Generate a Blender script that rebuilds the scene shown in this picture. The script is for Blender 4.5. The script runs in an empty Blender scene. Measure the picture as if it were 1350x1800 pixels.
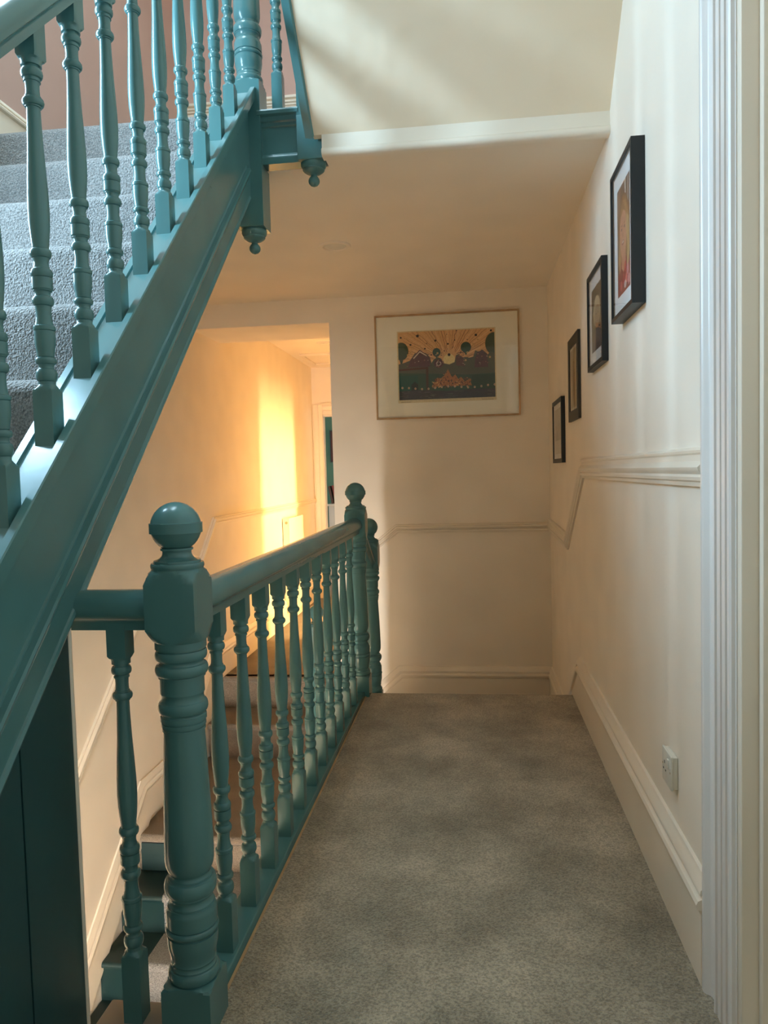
import bpy, bmesh, math, random
from mathutils import Matrix, Vector

random.seed(7)
scene = bpy.context.scene
COL = scene.collection

# ------------------------------------------------------------------ camera
F_PX = 1300.0
VPX, VPY = 832.0, 826.0          # vanishing point of the landing direction
ROLL = 0.020
EYE = 1.18
yc = Vector((VPX - 675.0, -(VPY - 900.0), -F_PX)).normalized()
z0 = Vector((-ROLL, 1.0, 0.0))
zc = (z0 - yc * z0.dot(yc)).normalized()
xc = yc.cross(zc)
M = Matrix((xc, yc, zc))          # rows: world axes in camera space -> columns of cam axes in world
cam_data = bpy.data.cameras.new('camera')
cam = bpy.data.objects.new('camera', cam_data)
COL.objects.link(cam)
cam.matrix_world = Matrix.Translation((0, 0, EYE)) @ M.to_4x4()
cam_data.sensor_fit = 'VERTICAL'
cam_data.sensor_height = 36.0
cam_data.lens = 36.0 * F_PX / 1800.0
cam_data.clip_start = 0.02
scene.camera = cam

# ------------------------------------------------------------------ world, lights, exposure
world = bpy.data.worlds.new('world')
scene.world = world
world.use_nodes = True
world.cycles.sampling_method = 'NONE'
world.node_tree.nodes['Background'].inputs[0].default_value = (0.72, 0.86, 1.0, 1)
world.node_tree.nodes['Background'].inputs[1].default_value = 1.0
scene.view_settings.view_transform = 'Standard'
scene.view_settings.look = 'None'
scene.view_settings.gamma = 1.0
scene.view_settings.use_curve_mapping = False
scene.view_settings.exposure = 0.61


def area(name, loc, direction, sx, sy, power, color, spread=180):
    d = bpy.data.lights.new(name, 'AREA')
    d.shape = 'RECTANGLE'
    d.size, d.size_y = sx, sy
    d.energy = power
    d.color = color
    d.spread = math.radians(spread)
    o = bpy.data.objects.new(name, d)
    COL.objects.link(o)
    o.location = loc
    o.rotation_euler = Vector(direction).to_track_quat('-Z', 'Y').to_euler()
    return o


# daylight in the stair window, in the left wall beside the upper flight
area('daylight_stair_window', (-1.93, 1.68, 2.55), (1, 0, 0), 0.24, 1.4, 54, (0.50, 0.77, 1.0))
# daylight from the rooflight over the stairwell
area('daylight_rooflight', (-1.3, 1.9, 5.2), (0, 0, -1), 0.9, 1.5, 58, (0.60, 0.86, 1.0))
# low golden daylight through the tall window of the room off the corridor
area('daylight_side_room', (1.96, 7.6, 0.9), (-1, 0, 0), 0.5, 2.4, 200, (1.0, 0.72, 0.31))
# daylight through the glazed front door in the hall below
area('daylight_front_door', (-0.93, -1.52, -1.55), (0, 1, 0.1), 0.42, 1.6, 168, (0.97, 0.97, 0.92))
scene.cycles.diffuse_bounces = 9
scene.cycles.use_light_tree = False
scene.cycles.max_bounces = 11

# ------------------------------------------------------------------ materials
MATS = {}


def srgb(r, g, b):
    def c(v):
        v /= 255.0
        return v / 12.92 if v <= 0.04045 else ((v + 0.055) / 1.055) ** 2.4
    return (c(r), c(g), c(b), 1.0)


def new_mat(name):
    m = bpy.data.materials.new(name)
    m.use_nodes = True
    nt = m.node_tree
    b = nt.nodes['Principled BSDF']
    MATS[name] = m
    return m, nt, b


def noise(nt, scale, detail=4.0, rough=0.55, vec=None):
    n = nt.nodes.new('ShaderNodeTexNoise')
    n.inputs['Scale'].default_value = scale
    n.inputs['Detail'].default_value = detail
    n.inputs['Roughness'].default_value = rough
    if vec is None:
        tc = nt.nodes.new('ShaderNodeTexCoord')
        nt.links.new(tc.outputs['Object'], n.inputs['Vector'])
    else:
        nt.links.new(vec, n.inputs['Vector'])
    return n


def ramp(nt, fac, stops):
    r = nt.nodes.new('ShaderNodeValToRGB')
    el = r.color_ramp.elements
    while len(el) < len(stops):
        el.new(0.5)
    for e, (p, c) in zip(el, stops):
        e.position = p
        e.color = c
    nt.links.new(fac, r.inputs['Fac'])
    return r


def bump(nt, b, height, strength, dist):
    bp = nt.nodes.new('ShaderNodeBump')
    bp.inputs['Strength'].default_value = strength
    bp.inputs['Distance'].default_value = dist
    nt.links.new(height, bp.inputs['Height'])
    nt.links.new(bp.outputs['Normal'], b.inputs['Normal'])
    return bp


def paint(name, color, rough=0.5, var=0.06, bscale=18.0, bstr=0.15, bdist=0.004, spec=0.5):
    m, nt, b = new_mat(name)
    n = noise(nt, bscale * 0.25, 0.0)
    lo = tuple(c * (1 - var) for c in color[:3]) + (1,)
    hi = tuple(min(1, c * (1 + var)) for c in color[:3]) + (1,)
    r = ramp(nt, n.outputs['Fac'], [(0.3, lo), (0.7, hi)])
    nt.links.new(r.outputs['Color'], b.inputs['Base Color'])
    b.inputs['Roughness'].default_value = rough
    b.inputs['Specular IOR Level'].default_value = spec
    n2 = noise(nt, bscale, 1.0, 0.6)
    bump(nt, b, n2.outputs['Fac'], bstr, bdist)
    return m


def carpet(name, dark, mid, light, patch=2.6, fine=420.0, bdist=0.004, bstr=0.9):
    m, nt, b = new_mat(name)
    n = noise(nt, patch, 4.0, 0.6)
    r = ramp(nt, n.outputs['Fac'], [(0.32, dark), (0.5, mid), (0.68, light)])
    n2 = noise(nt, fine, 1.0, 0.7)
    mix = nt.nodes.new('ShaderNodeMix')
    mix.data_type = 'RGBA'
    mix.blend_type = 'MULTIPLY'
    mix.inputs['Factor'].default_value = 0.75
    r2 = ramp(nt, n2.outputs['Fac'], [(0.36, (0.42, 0.42, 0.42, 1)), (0.62, (1, 1, 1, 1))])
    nt.links.new(r.outputs['Color'], mix.inputs['A'])
    nt.links.new(r2.outputs['Color'], mix.inputs['B'])
    nt.links.new(mix.outputs['Result'], b.inputs['Base Color'])
    b.inputs['Roughness'].default_value = 0.95
    b.inputs['Specular IOR Level'].default_value = 0.1
    b.inputs['Sheen Weight'].default_value = 0.25
    b.inputs['Sheen Roughness'].default_value = 0.6
    n3 = noise(nt, fine * 0.9, 1.0, 0.75)
    bump(nt, b, n3.outputs['Fac'], bstr, bdist)
    return m


def attr_mat(name, rough=0.55):
    m, nt, b = new_mat(name)
    a = nt.nodes.new('ShaderNodeAttribute')
    a.attribute_name = 'Col'
    n = noise(nt, 90.0, 4.0)
    mix = nt.nodes.new('ShaderNodeMix')
    mix.data_type = 'RGBA'
    mix.blend_type = 'MULTIPLY'
    mix.inputs['Factor'].default_value = 0.35
    r = ramp(nt, n.outputs['Fac'], [(0.35, (0.6, 0.6, 0.6, 1)), (0.65, (1, 1, 1, 1))])
    nt.links.new(a.outputs['Color'], mix.inputs['A'])
    nt.links.new(r.outputs['Color'], mix.inputs['B'])
    nt.links.new(mix.outputs['Result'], b.inputs['Base Color'])
    b.inputs['Roughness'].default_value = rough
    return m


paint('wall_paint', srgb(244, 233, 217), 0.75, 0.02, 22.0, 0.12, 0.004, 0.3)
paint('wall_pink', srgb(206, 172, 160), 0.75, 0.02, 22.0, 0.12, 0.004, 0.3)
paint('ceiling_paint', srgb(244, 233, 217), 0.85, 0.015, 16.0, 0.12, 0.004, 0.2)
paint('soffit_plaster', srgb(240, 222, 196), 0.8, 0.02, 9.0, 0.45, 0.012, 0.25)
paint('trim_white', srgb(240, 228, 210), 0.38, 0.02, 14.0, 0.12, 0.003)
paint('gloss_white', srgb(232, 226, 220), 0.30, 0.02, 20.0, 0.15, 0.003)
paint('teal_paint', srgb(79, 122, 122), 0.22, 0.05, 30.0, 0.10, 0.002)
paint('teal_steps_shaded', srgb(24, 50, 50), 0.4, 0.05, 30.0, 0.10, 0.002)  # joinery teal darkened: dimness of the lower stairwell put into the colour
paint('kerb_paint', srgb(152, 138, 124), 0.5, 0.05, 30.0, 0.10, 0.002)
paint('teal_spandrel_shaded', srgb(32, 68, 70), 0.38, 0.05, 30.0, 0.10, 0.002)  # teal of the string, with the spandrel's shade put into the colour
carpet('carpet_landing', srgb(140, 128, 106), srgb(170, 156, 132), srgb(198, 182, 156), 3.6, 170.0, 0.006, 1.0)
carpet('carpet_stair', srgb(128, 126, 122), srgb(138, 136, 132), srgb(148, 146, 142), 3.0, 170.0, 0.008, 1.0)
carpet('carpet_lower', srgb(126, 110, 94), srgb(140, 124, 106), srgb(152, 136, 118), 3.0, 260.0)
paint('black_frame', srgb(22, 28, 32), 0.42, 0.06, 60.0, 0.08, 0.001)
paint('charcoal_frame', srgb(58, 54, 48), 0.55, 0.08, 60.0, 0.08, 0.001)
paint('oak_frame', srgb(186, 152, 112), 0.5, 0.12, 70.0, 0.12, 0.001)
paint('mount_board', srgb(238, 240, 240), 0.9, 0.01, 80.0, 0.05, 0.0005, 0.1)
paint('mount_olive', srgb(246, 243, 228), 0.9, 0.01, 80.0, 0.05, 0.0005, 0.1)
paint('socket_plastic', srgb(226, 220, 206), 0.3, 0.01, 40.0, 0.02, 0.0005)
paint('dark_slot', srgb(40, 36, 32), 0.6, 0.02, 40.0, 0.02, 0.0005)
paint('radiator_white', srgb(240, 232, 214), 0.35, 0.01, 20.0, 0.03, 0.001)
paint('green_wall', srgb(92, 128, 104), 0.8, 0.03, 20.0, 0.1, 0.004)
paint('cream_wood', srgb(222, 210, 188), 0.45, 0.03, 25.0, 0.1, 0.002)
paint('brown_canvas', srgb(92, 50, 36), 0.7, 0.25, 30.0, 0.1, 0.002)
paint('paper_white', srgb(225, 218, 205), 0.8, 0.03, 60.0, 0.1, 0.001)
paint('book_red', srgb(150, 62, 44), 0.6, 0.1, 40.0, 0.1, 0.001)
paint('book_brown', srgb(96, 62, 44), 0.6, 0.1, 40.0, 0.1, 0.001)
paint('book_cream', srgb(222, 206, 176), 0.6, 0.05, 40.0, 0.1, 0.001)
paint('book_green', srgb(70, 96, 84), 0.6, 0.1, 40.0, 0.1, 0.001)
paint('brass', srgb(190, 160, 110), 0.35, 0.05, 60.0, 0.05, 0.0005)
attr_mat('print_ink', 0.6)
attr_mat('photo_print', 0.45)

# clear picture glass: reflects by Fresnel, otherwise clear
m, nt, b = new_mat('picture_glass')
nt.nodes.remove(b)
out = nt.nodes['Material Output']
tr = nt.nodes.new('ShaderNodeBsdfTransparent')
gl = nt.nodes.new('ShaderNodeBsdfGlossy')
gl.inputs['Roughness'].default_value = 0.02
fr = nt.nodes.new('ShaderNodeFresnel')
fr.inputs['IOR'].default_value = 1.6
mx = nt.nodes.new('ShaderNodeMixShader')
geo = nt.nodes.new('ShaderNodeNewGeometry')
inv = nt.nodes.new('ShaderNodeMath')
inv.operation = 'SUBTRACT'
inv.inputs[0].default_value = 1.0
nt.links.new(geo.outputs['Backfacing'], inv.inputs[1])
mul = nt.nodes.new('ShaderNodeMath')
mul.operation = 'MULTIPLY'
nt.links.new(fr.outputs[0], mul.inputs[0])
nt.links.new(inv.outputs[0], mul.inputs[1])
nt.links.new(mul.outputs[0], mx.inputs[0])
nt.links.new(tr.outputs[0], mx.inputs[1])
nt.links.new(gl.outputs[0], mx.inputs[2])
nt.links.new(mx.outputs[0], out.inputs[0])

# ------------------------------------------------------------------ builders
ORIGIN = {}


def tag(o, label=None, cat=None, group=None, kind=None):
    if label:
        o['label'] = label
    if cat:
        o['category'] = cat
    if group:
        o['group'] = group
    if kind:
        o['kind'] = kind
    return o


def thing(name, label, cat, loc, group=None):
    o = bpy.data.objects.new(name, None)
    o.empty_display_size = 0.1
    COL.objects.link(o)
    o.location = loc
    ORIGIN[o.name] = Vector(loc)
    return tag(o, label, cat, group)


def make(name, V, F, mat, parent=None, smooth=None, mats=None, midx=None, colors=None):
    """One mesh object from world-space vertices; smooth = angle in degrees."""
    if parent is not None:
        org = ORIGIN[parent.name]
    else:
        xs = [v[0] for v in V]; ys = [v[1] for v in V]; zs = [v[2] for v in V]
        org = Vector(((min(xs) + max(xs)) / 2, (min(ys) + max(ys)) / 2, min(zs)))
    me = bpy.data.meshes.new(name)
    me.from_pydata([(v[0] - org[0], v[1] - org[1], v[2] - org[2]) for v in V], [], F)
    bm = bmesh.new(); bm.from_mesh(me)
    bmesh.ops.recalc_face_normals(bm, faces=bm.faces)
    bm.to_mesh(me); bm.free()
    for mm in (mats or [mat]):
        me.materials.append(MATS[mm])
    if midx:
        me.polygons.foreach_set('material_index', midx)
    if colors:
        ca = me.color_attributes.new('Col', 'FLOAT_COLOR', 'CORNER')
        k = 0
        for p in me.polygons:
            for _ in p.loop_indices:
                ca.data[k].color = colors[p.index]
                k += 1
    if smooth:
        me.polygons.foreach_set('use_smooth', [True] * len(me.polygons))
        me.set_sharp_from_angle(angle=math.radians(smooth))
    o = bpy.data.objects.new(name, me)
    COL.objects.link(o)
    if parent is not None:
        o.parent = parent
    else:
        o.location = org
    ORIGIN[o.name] = Vector(org)
    return o


def box_vf(x0, x1, y0, y1, z0, z1):
    V = [(x0, y0, z0), (x1, y0, z0), (x1, y1, z0), (x0, y1, z0), (x0, y0, z1), (x1, y0, z1), (x1, y1, z1), (x0, y1, z1)]
    F = [(0, 3, 2, 1), (4, 5, 6, 7), (0, 1, 5, 4), (1, 2, 6, 5), (2, 3, 7, 6), (3, 0, 4, 7)]
    return V, F


def join(parts):
    V, F = [], []
    for v, f in parts:
        n = len(V)
        V += list(v)
        F += [tuple(i + n for i in q) for q in f]
    return V, F


def boxes(name, L, mat, parent=None, bev=0.0):
    V, F = join([box_vf(*b) for b in L])
    o = make(name, V, F, mat, parent)
    if bev:
        me = o.data
        bm = bmesh.new(); bm.from_mesh(me)
        bmesh.ops.bevel(bm, geom=list(bm.edges), offset=bev, segments=2, affect='EDGES', profile=0.5)
        bm.to_mesh(me); bm.free()
        me.polygons.foreach_set('use_smooth', [True] * len(me.polygons))
        me.set_sharp_from_angle(angle=math.radians(50))
    return o


def struct(o):
    o['kind'] = 'structure'
    return o


def extrude_vf(rings):
    """Loft a list of equal-length closed rings, capped."""
    n = len(rings[0])
    V = [p for r in rings for p in r]
    F = []
    for k in range(len(rings) - 1):
        for i in range(n):
            j = (i + 1) % n
            F.append((k * n + i, k * n + j, (k + 1) * n + j, (k + 1) * n + i))
    F.append(tuple(range(n - 1, -1, -1)))
    F.append(tuple((len(rings) - 1) * n + i for i in range(n)))
    return V, F


def sweep_wall(path, profile, to_world):
    """Moulding on a wall. path: (t, z) points, profile: (out, up) points, mitred."""
    pts = [Vector(p) for p in path]
    rings = []
    for k, p in enumerate(pts):
        d0 = (pts[k] - pts[k - 1]).normalized() if k > 0 else None
        d1 = (pts[k + 1] - pts[k]).normalized() if k < len(pts) - 1 else None
        if d0 is None:
            up = Vector((0, 1)) if True else None
            sc = 1.0
            up = Vector((-d1.y, d1.x))
        elif d1 is None:
            up = Vector((-d0.y, d0.x)); sc = 1.0
        else:
            n0 = Vector((-d0.y, d0.x)); n1 = Vector((-d1.y, d1.x))
            up = (n0 + n1).normalized()
            sc = 1.0 / max(0.3, up.dot(n0))
        rings.append([to_world(p.x + up.x * u * sc, p.y + up.y * u * sc, o) for o, u in profile])
    return extrude_vf(rings)


def shear_extrude(profile, p0, p1):
    """Profile in (x, z), moved from p0 to p1 (end faces stay in y planes)."""
    return extrude_vf([[(x + p[0], p[1], z + p[2]) for x, z in profile] for p in (p0, p1)])


def lathe_vf(rings, cx, cy, cz, seg=24):
    """rings: (z, R, a); a square half-width trims the circle into a square block."""
    V, F = [], []
    n = seg
    for z, R, a in rings:
        for i in range(n):
            t = 2 * math.pi * i / n
            c, s = math.cos(t), math.sin(t)
            r = R if a is None else min(R, a / max(abs(c), abs(s)))
            V.append((cx + r * c, cy + r * s, cz + z))
    for k in range(len(rings) - 1):
        for i in range(n):
            j = (i + 1) % n
            F.append((k * n + i, k * n + j, (k + 1) * n + j, (k + 1) * n + i))
    F.append(tuple(range(n - 1, -1, -1)))
    F.append(tuple((len(rings) - 1) * n + i for i in range(n)))
    return V, F


def refine(rings, sub=3):
    """Round the turned profile a little between points (Catmull-Rom on radius)."""
    out = []
    for k in range(len(rings) - 1):
        p0 = rings[max(k - 1, 0)]; p1 = rings[k]; p2 = rings[k + 1]; p3 = rings[min(k + 2, len(rings) - 1)]
        for s in range(sub):
            t = s / sub
            r = 0.5 * (2 * p1[1] + (p2[1] - p0[1]) * t + (2 * p0[1] - 5 * p1[1] + 4 * p2[1] - p3[1]) * t * t + (3 * p1[1] - p0[1] - 3 * p2[1] + p3[1]) * t ** 3)
            lo, hi = min(p1[1], p2[1]) * 0.97, max(p1[1], p2[1]) * 1.03
            out.append((p1[0] + (p2[0] - p1[0]) * t, min(max(r, lo), hi), None))
    out.append((rings[-1][0], rings[-1][1], None))
    return out


# ------------------------------------------------------------------ key dimensions
XR, XL, YF = 0.51, -1.95, 5.08
YB = -3.2            # wall behind the photographer
YH = -1.6            # front wall of the hall below
ZT = 5.25
ZC = 2.385          # underside of the upper landing
ZQ, ZH, ZK = -0.42, -0.85, -0.36   # quarter landing, half landing, corridor floor
YE = 8.97
XJ = -0.967         # right jamb of corridor opening
SL = 0.967          # slope of upper flight
XN, YN0, YN1 = -0.62, 1.48, 3.85
XS = -0.855

# ------------------------------------------------------------------ walls, floors, ceilings
D0, D1, DH = 0.72, 1.508, 2.22        # doorway in the right wall
struct(boxes('wall_right', [
    (XR, XR + 0.12, YB, D0, -0.7, ZT), (XR, XR + 0.12, D1, YF + 0.57, -0.7, ZT), (XR, XR + 0.12, D0, D1, DH, ZT), (XR, XR + 0.12, D0, D1, -0.7, -0.01)], 'wall_paint'))
struct(boxes('wall_far', [
    (XJ, XR, YF, YF + 0.57, -0.9, 2.59), (XL, XJ, YF, YF + 0.57, 2.22, 2.59)], 'wall_paint'))
struct(boxes('wall_far_upper', [(XL, XR, YF, YF + 0.2, 3.735, ZT)], 'wall_pink'))
struct(boxes('wall_far_upper_dado', [(XL, XR, YF, YF + 0.2, 2.60, 3.735)], 'wall_paint'))
W0, W1, WZ0, WZ1 = 1.50, 1.86, 1.80, 3.30
struct(boxes('wall_left', [
    (XL - 0.15, XL, YB, W0, -2.9, 2.59), (XL - 0.15, XL, W1, YE + 0.1, -2.9, 2.59), (XL - 0.15, XL, W0, W1, -2.9, WZ0)], 'wall_paint'))
struct(boxes('wall_left_upper', [
    (XL - 0.15, XL, YB, W0, 2.59, ZT), (XL - 0.15, XL, W1, YF + 0.2, 2.59, ZT), (XL - 0.15, XL, W0, W1, WZ1, ZT)], 'wall_pink'))
struct(boxes('wall_back', [(XL, XR, YB - 0.15, YB, -0.01, ZT)], 'wall_paint'))
RX0, RX1, RY0, RY1 = -1.78, -0.82, 1.1, 2.7
struct(boxes('ceiling_top', [(XL - 0.15, RX0, YB - 0.15, YF + 0.2, ZT, ZT + 0.1), (RX1, XR + 0.12, YB - 0.15, YF + 0.2, ZT, ZT + 0.1), (RX0, RX1, YB - 0.15, RY0, ZT, ZT + 0.1), (RX0, RX1, RY1, YF + 0.2, ZT, ZT + 0.1)], 'ceiling_paint'))
struct(boxes('ceiling', [(XL, XR, 2.93, YF, ZC, 2.57), (-0.54, XR, 2.835, 2.93, ZC, 2.57)], 'ceiling_paint'))
struct(boxes('floor_upper_landing', [(XL, XR, 2.94, YF, 2.57, 2.598)], 'carpet_stair'))
# landing floor (carpet) with rounded far edge
nose = [(3.895 - 0.03 + 0.03 * math.sin(a), -0.03 + 0.03 * math.cos(a)) for a in [i * math.pi / 10 for i in range(0, 11)]]
prof = [(YB, 0.0)] + nose + [(3.86, -0.21), (3.80, -0.25), (YB, -0.25)]
V, F = extrude_vf([[(x, y, z) for y, z in prof] for x in (-0.583, XR)])
struct(make('floor', V, F, 'carpet_landing', smooth=40))
struct(boxes('floor_stair_foot', [(XL, -0.583, YB, 1.40, -0.25, 0.0)], 'carpet_landing'))
struct(boxes('floor_quarter_landing', [(-0.60, XR, 4.10, YF, ZQ - 0.2, ZQ)], 'carpet_landing'))
struct(boxes('floor_half_landing', [(XL, -0.82, 3.94, 5.08, ZH - 0.2, ZH)], 'carpet_lower'))
struct(boxes('floor_corridor', [(XL, XJ, 5.45, YE + 0.1, ZK - 0.2, ZK)], 'carpet_lower'))
struct(boxes('wall_under_landing', [(-0.66, -0.60, YH, 4.08, -2.9, -0.26)], 'wall_paint'))
struct(boxes('wall_cupboard', [(XL, -0.86, 1.40, 1.43, -0.25, 0.85)], 'wall_paint'))
struct(boxes('floor_hall', [(XL, -0.66, YH - 0.1, 4.1, -3.0, -2.9)], 'carpet_lower'))
struct(boxes('wall_hall_front', [(XL, -1.20, YH - 0.15, YH, -2.9, -0.01), (-0.7, -0.6, YH - 0.15, YH, -2.9, -0.01), (-1.20, -0.7, YH - 0.15, YH, -0.7, -0.01), (-1.20, -0.7, YH - 0.15, YH, -2.9, -2.4)], 'wall_paint'))
# corridor shell
CD0, CD1, CDZ = 6.91, 7.89, 1.60
struct(boxes('wall_corridor', [
    (XJ, XJ + 0.1, YF + 0.57, CD0, ZK, 2.48), (XJ, XJ + 0.1, CD1, YE, ZK, 2.48), (XJ, XJ + 0.1, CD0, CD1, CDZ, 2.48)], 'wall_paint'))
struct(boxes('ceiling_corridor', [(XL, XJ, YF + 0.57, YE, 2.48, 2.58)], 'ceiling_paint'))
DX0, DX1, DZ = -1.822, -1.02, 1.90
struct(boxes('wall_corridor_end', [(XL, DX0, YE, YE + 0.1, ZK, 2.48), (DX1, XJ, YE, YE + 0.1, ZK, 2.48), (DX0, DX1, YE, YE + 0.1, DZ, 2.48)], 'wall_paint'))
# side room off the corridor
struct(boxes('wall_side_room', [
    (XJ + 0.1, 2.1, 6.0, 6.1, ZK, 2.4), (XJ + 0.1, 2.1, 8.5, 8.6, ZK, 2.4), (2.0, 2.1, 6.1, 7.34, ZK, 2.4), (2.0, 2.1, 7.86, 8.5, ZK, 2.4),
    (2.0, 2.1, 7.34, 7.86, 2.12, 2.4)], 'wall_paint'))
struct(boxes('floor_side_room', [(XJ, 2.1, 6.0, 8.6, ZK - 0.1, ZK)], 'carpet_lower'))
struct(boxes('ceiling_side_room', [(XJ + 0.1, 2.1, 6.0, 8.6, 2.4, 2.5)], 'ceiling_paint'))
# green room at the end of the corridor
struct(boxes('wall_green_room', [(-3.0, 0.2, 10.62, 10.72, ZK, 2.5), (-3.1, -3.0, YE + 0.1, 10.72, ZK, 2.5), (0.2, 0.3, YE + 0.1, 10.72, ZK, 2.5)], 'green_wall'))
struct(boxes('floor_green_room', [(-3.0, 0.2, YE + 0.1, 10.62, ZK - 0.1, ZK)], 'carpet_lower'))
struct(boxes('ceiling_green_room', [(-3.1, 0.3, YE + 0.1, 10.72, 2.5, 2.6)], 'ceiling_paint'))
area('daylight_green_room', (0.1, 9.9, 1.2), (-1, 0.25, 0), 0.9, 1.2, 9, (1.0, 0.93, 0.82))

# sloped soffit of the next flight (rises towards the camera)
def soff(y):
    return 2.45 + 0.965 * (2.80 - y)
V, F = extrude_vf([[(x, 2.835, soff(2.80)), (x, 2.80, soff(2.80)), (x, 0.02, soff(0.02)), (x, 0.02, soff(0.02) + 0.14), (x, 2.835, soff(2.80) + 0.14)] for x in (-0.575, XR)])
struct(make('ceiling_soffit', V, F, 'soffit_plaster'))
# sloped soffit under the upper flight
V, F = extrude_vf([[(x, 1.43, -0.44 + SL * 1.43), (x, 2.93, -0.44 + SL * 2.93), (x, 2.93, -0.40 + SL * 2.93), (x, 1.43, -0.40 + SL * 1.43)] for x in (XL, -0.864)])
struct(make('ceiling_stair_soffit', V, F, 'ceiling_paint'))

# painted edge moulding where soffit meets ceiling
tp = [(2.835, 2.452), (2.800, 2.452), (2.798, 2.400), (2.792, 2.397), (2.786, 2.390), (2.785, 2.380), (2.790, 2.372), (2.800, 2.368), (2.835, 2.368)]
V, F = extrude_vf([[(x, y, z) for y, z in tp] for x in (-0.54, XR)])
struct(make('trim_1', V, F, 'trim_white', smooth=40))

# dado rails
DADO = [(0, -0.006), (0.010, -0.006), (0.012, 0.004), (0.018, 0.008), (0.020, 0.016), (0.017, 0.022), (0.024, 0.030), (0.026, 0.038), (0.020, 0.044),
        (0.012, 0.052), (0.010, 0.066), (0.014, 0.070), (0.015, 0.076), (0.010, 0.082), (0, 0.084)]
DADOF = [(0, -0.004), (0.014, -0.004), (0.014, 0.008), (0.026, 0.010), (0.028, 0.016), (0.026, 0.022), (0.012, 0.024), (0.012, 0.032), (0.032, 0.035), (0.034, 0.041), (0.032, 0.047), (0.014, 0.050), (0.014, 0.060), (0, 0.062)]
DADOS = [(o * 0.9, u) for o, u in DADOF]
right = lambda t, z, o: (XR - o, t, z)
left = lambda t, z, o: (XL + o, t, z)
far = lambda t, z, o: (t, YF - o, z)
V, F = sweep_wall([(1.683, 1.135), (3.52, 1.135), (4.13, 0.735), (YF, 0.755)], DADO, right)
struct(make('trim_2', V, F, 'trim_white', smooth=35))
V, F = sweep_wall([(XJ, 0.40), (-0.52, 0.755), (XR, 0.755)], DADOF, far)
struct(make('trim_3', V, F, 'trim_white', smooth=35))
V, F = sweep_wall([(2.2, -1.24), (4.02, 0.30), (4.79, 0.30), (5.37, 0.815), (YE, 0.815)], DADOS, left)
struct(make('trim_4', V, F, 'trim_white', smooth=35))
V, F = sweep_wall([(XL, 3.70), (XR, 3.70)], DADOS, far)
struct(make('trim_5', V, F, 'trim_white', smooth=35))

# skirting boards (path = floor line)
SK = [(0, 0.0), (0.022, 0.0), (0.022, 0.166), (0.016, 0.168), (0.016, 0.175), (0.030, 0.178), (0.032, 0.188), (0.028, 0.197), (0.018, 0.203), (0.018, 0.209),
      (0.024, 0.212), (0.022, 0.222), (0.012, 0.234), (0.008, 0.244), (0, 0.246)]
V, F = sweep_wall([(1.683, 0.0), (3.62, 0.0), (4.18, ZQ), (YF, ZQ)], SK, right)
struct(make('baseboard_right', V, F, 'trim_white', smooth=35))
V, F = sweep_wall([(XJ, -0.86), (-0.455, ZQ), (XR, ZQ)], SK, far)
struct(make('baseboard_far', V, F, 'trim_white', smooth=35))
V, F = sweep_wall([(2.2, -2.36), (4.07, -0.81), (4.74, -0.81), (5.28, -0.35), (YE, -0.35)], SK, left)
struct(make('baseboard_left', V, F, 'trim_white', smooth=35))
V, F = sweep_wall([(2.94, 2.60), (YF, 2.60)], [(o, u * 0.76) for o, u in SK], left)
struct(make('baseboard_upper', V, F, 'trim_white', smooth=35))

# near doorway on the right wall: architrave, lining, stop, closed door
AR = [(0, 0), (0, 0.018), (0.008, 0.022), (0.018, 0.022), (0.024, 0.018), (0.028, 0.011), (0.033, 0.008), (0.050, 0.006), (0.063, 0.008), (0.071, 0.015), (0.078, 0.018), (0.084, 0.017), (0.086, 0.009),
      (0.091, 0.009), (0.093, 0.015), (0.113, 0.015), (0.115, 0.007), (0.121, 0.007), (0.123, 0.015), (0.143, 0.015), (0.145, 0.007), (0.150, 0.007), (0.152, 0.014), (0.163, 0.014), (0.168, 0.011), (0.170, 0.004), (0.175, 0.004), (0.175, 0)]
def arch_v(y_out, sgn, z0, z1):
    return extrude_vf([[(XR - p, y_out + sgn * t, z) for t, p in AR] for z in (z0, z1)])
a1 = arch_v(1.683, -1, 0.0, DH + 0.175)
a2 = arch_v(D0 - 0.175, 1, 0.0, DH + 0.175)
a3 = extrude_vf([[(XR - p, y, DH + 0.175 - t) for t, p in AR] for y in (D0, D1)])
V, F = join([a1, a2, a3])
struct(make('trim_6', V, F, 'gloss_white', smooth=30))
struct(boxes('trim_7', [(XR - 0.002, XR + 0.12, D1 - 0.022, D1, 0, DH), (XR + 0.030, XR + 0.060, D1 - 0.042, D1 - 0.022, 0, DH),
                        (XR - 0.002, XR + 0.12, D0, D0 + 0.022, 0, DH), (XR - 0.002, XR + 0.12, D0 + 0.022, D1 - 0.022, DH - 0.022, DH)], 'trim_white', bev=0.002))
dr = struct(boxes('door_1', [(XR + 0.066, XR + 0.11, D0 + 0.025, D1 - 0.025, 0.008, DH - 0.025)], 'trim_white', bev=0.002))
for (p0, p1, q0, q1) in ((0.84, 1.10, 0.2, 0.9), (1.17, 1.43, 0.2, 0.9), (0.84, 1.10, 1.05, 2.05), (1.17, 1.43, 1.05, 2.05)):
    boxes('door_panel', [(XR + 0.060, XR + 0.067, p0, p1, q0, q1)], 'trim_white', dr, bev=0.003)
V, F = lathe_vf(refine([(0, 0.012, 0), (0.02, 0.012, 0), (0.03, 0.026, 0), (0.045, 0.026, 0), (0.055, 0.012, 0)]), 0, 0, 0, 20)
make('door_knob', [(XR + 0.062 - z, 0.83 + x, 0.98 + y) for x, y, z in V], F, 'brass', dr, smooth=40)

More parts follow.
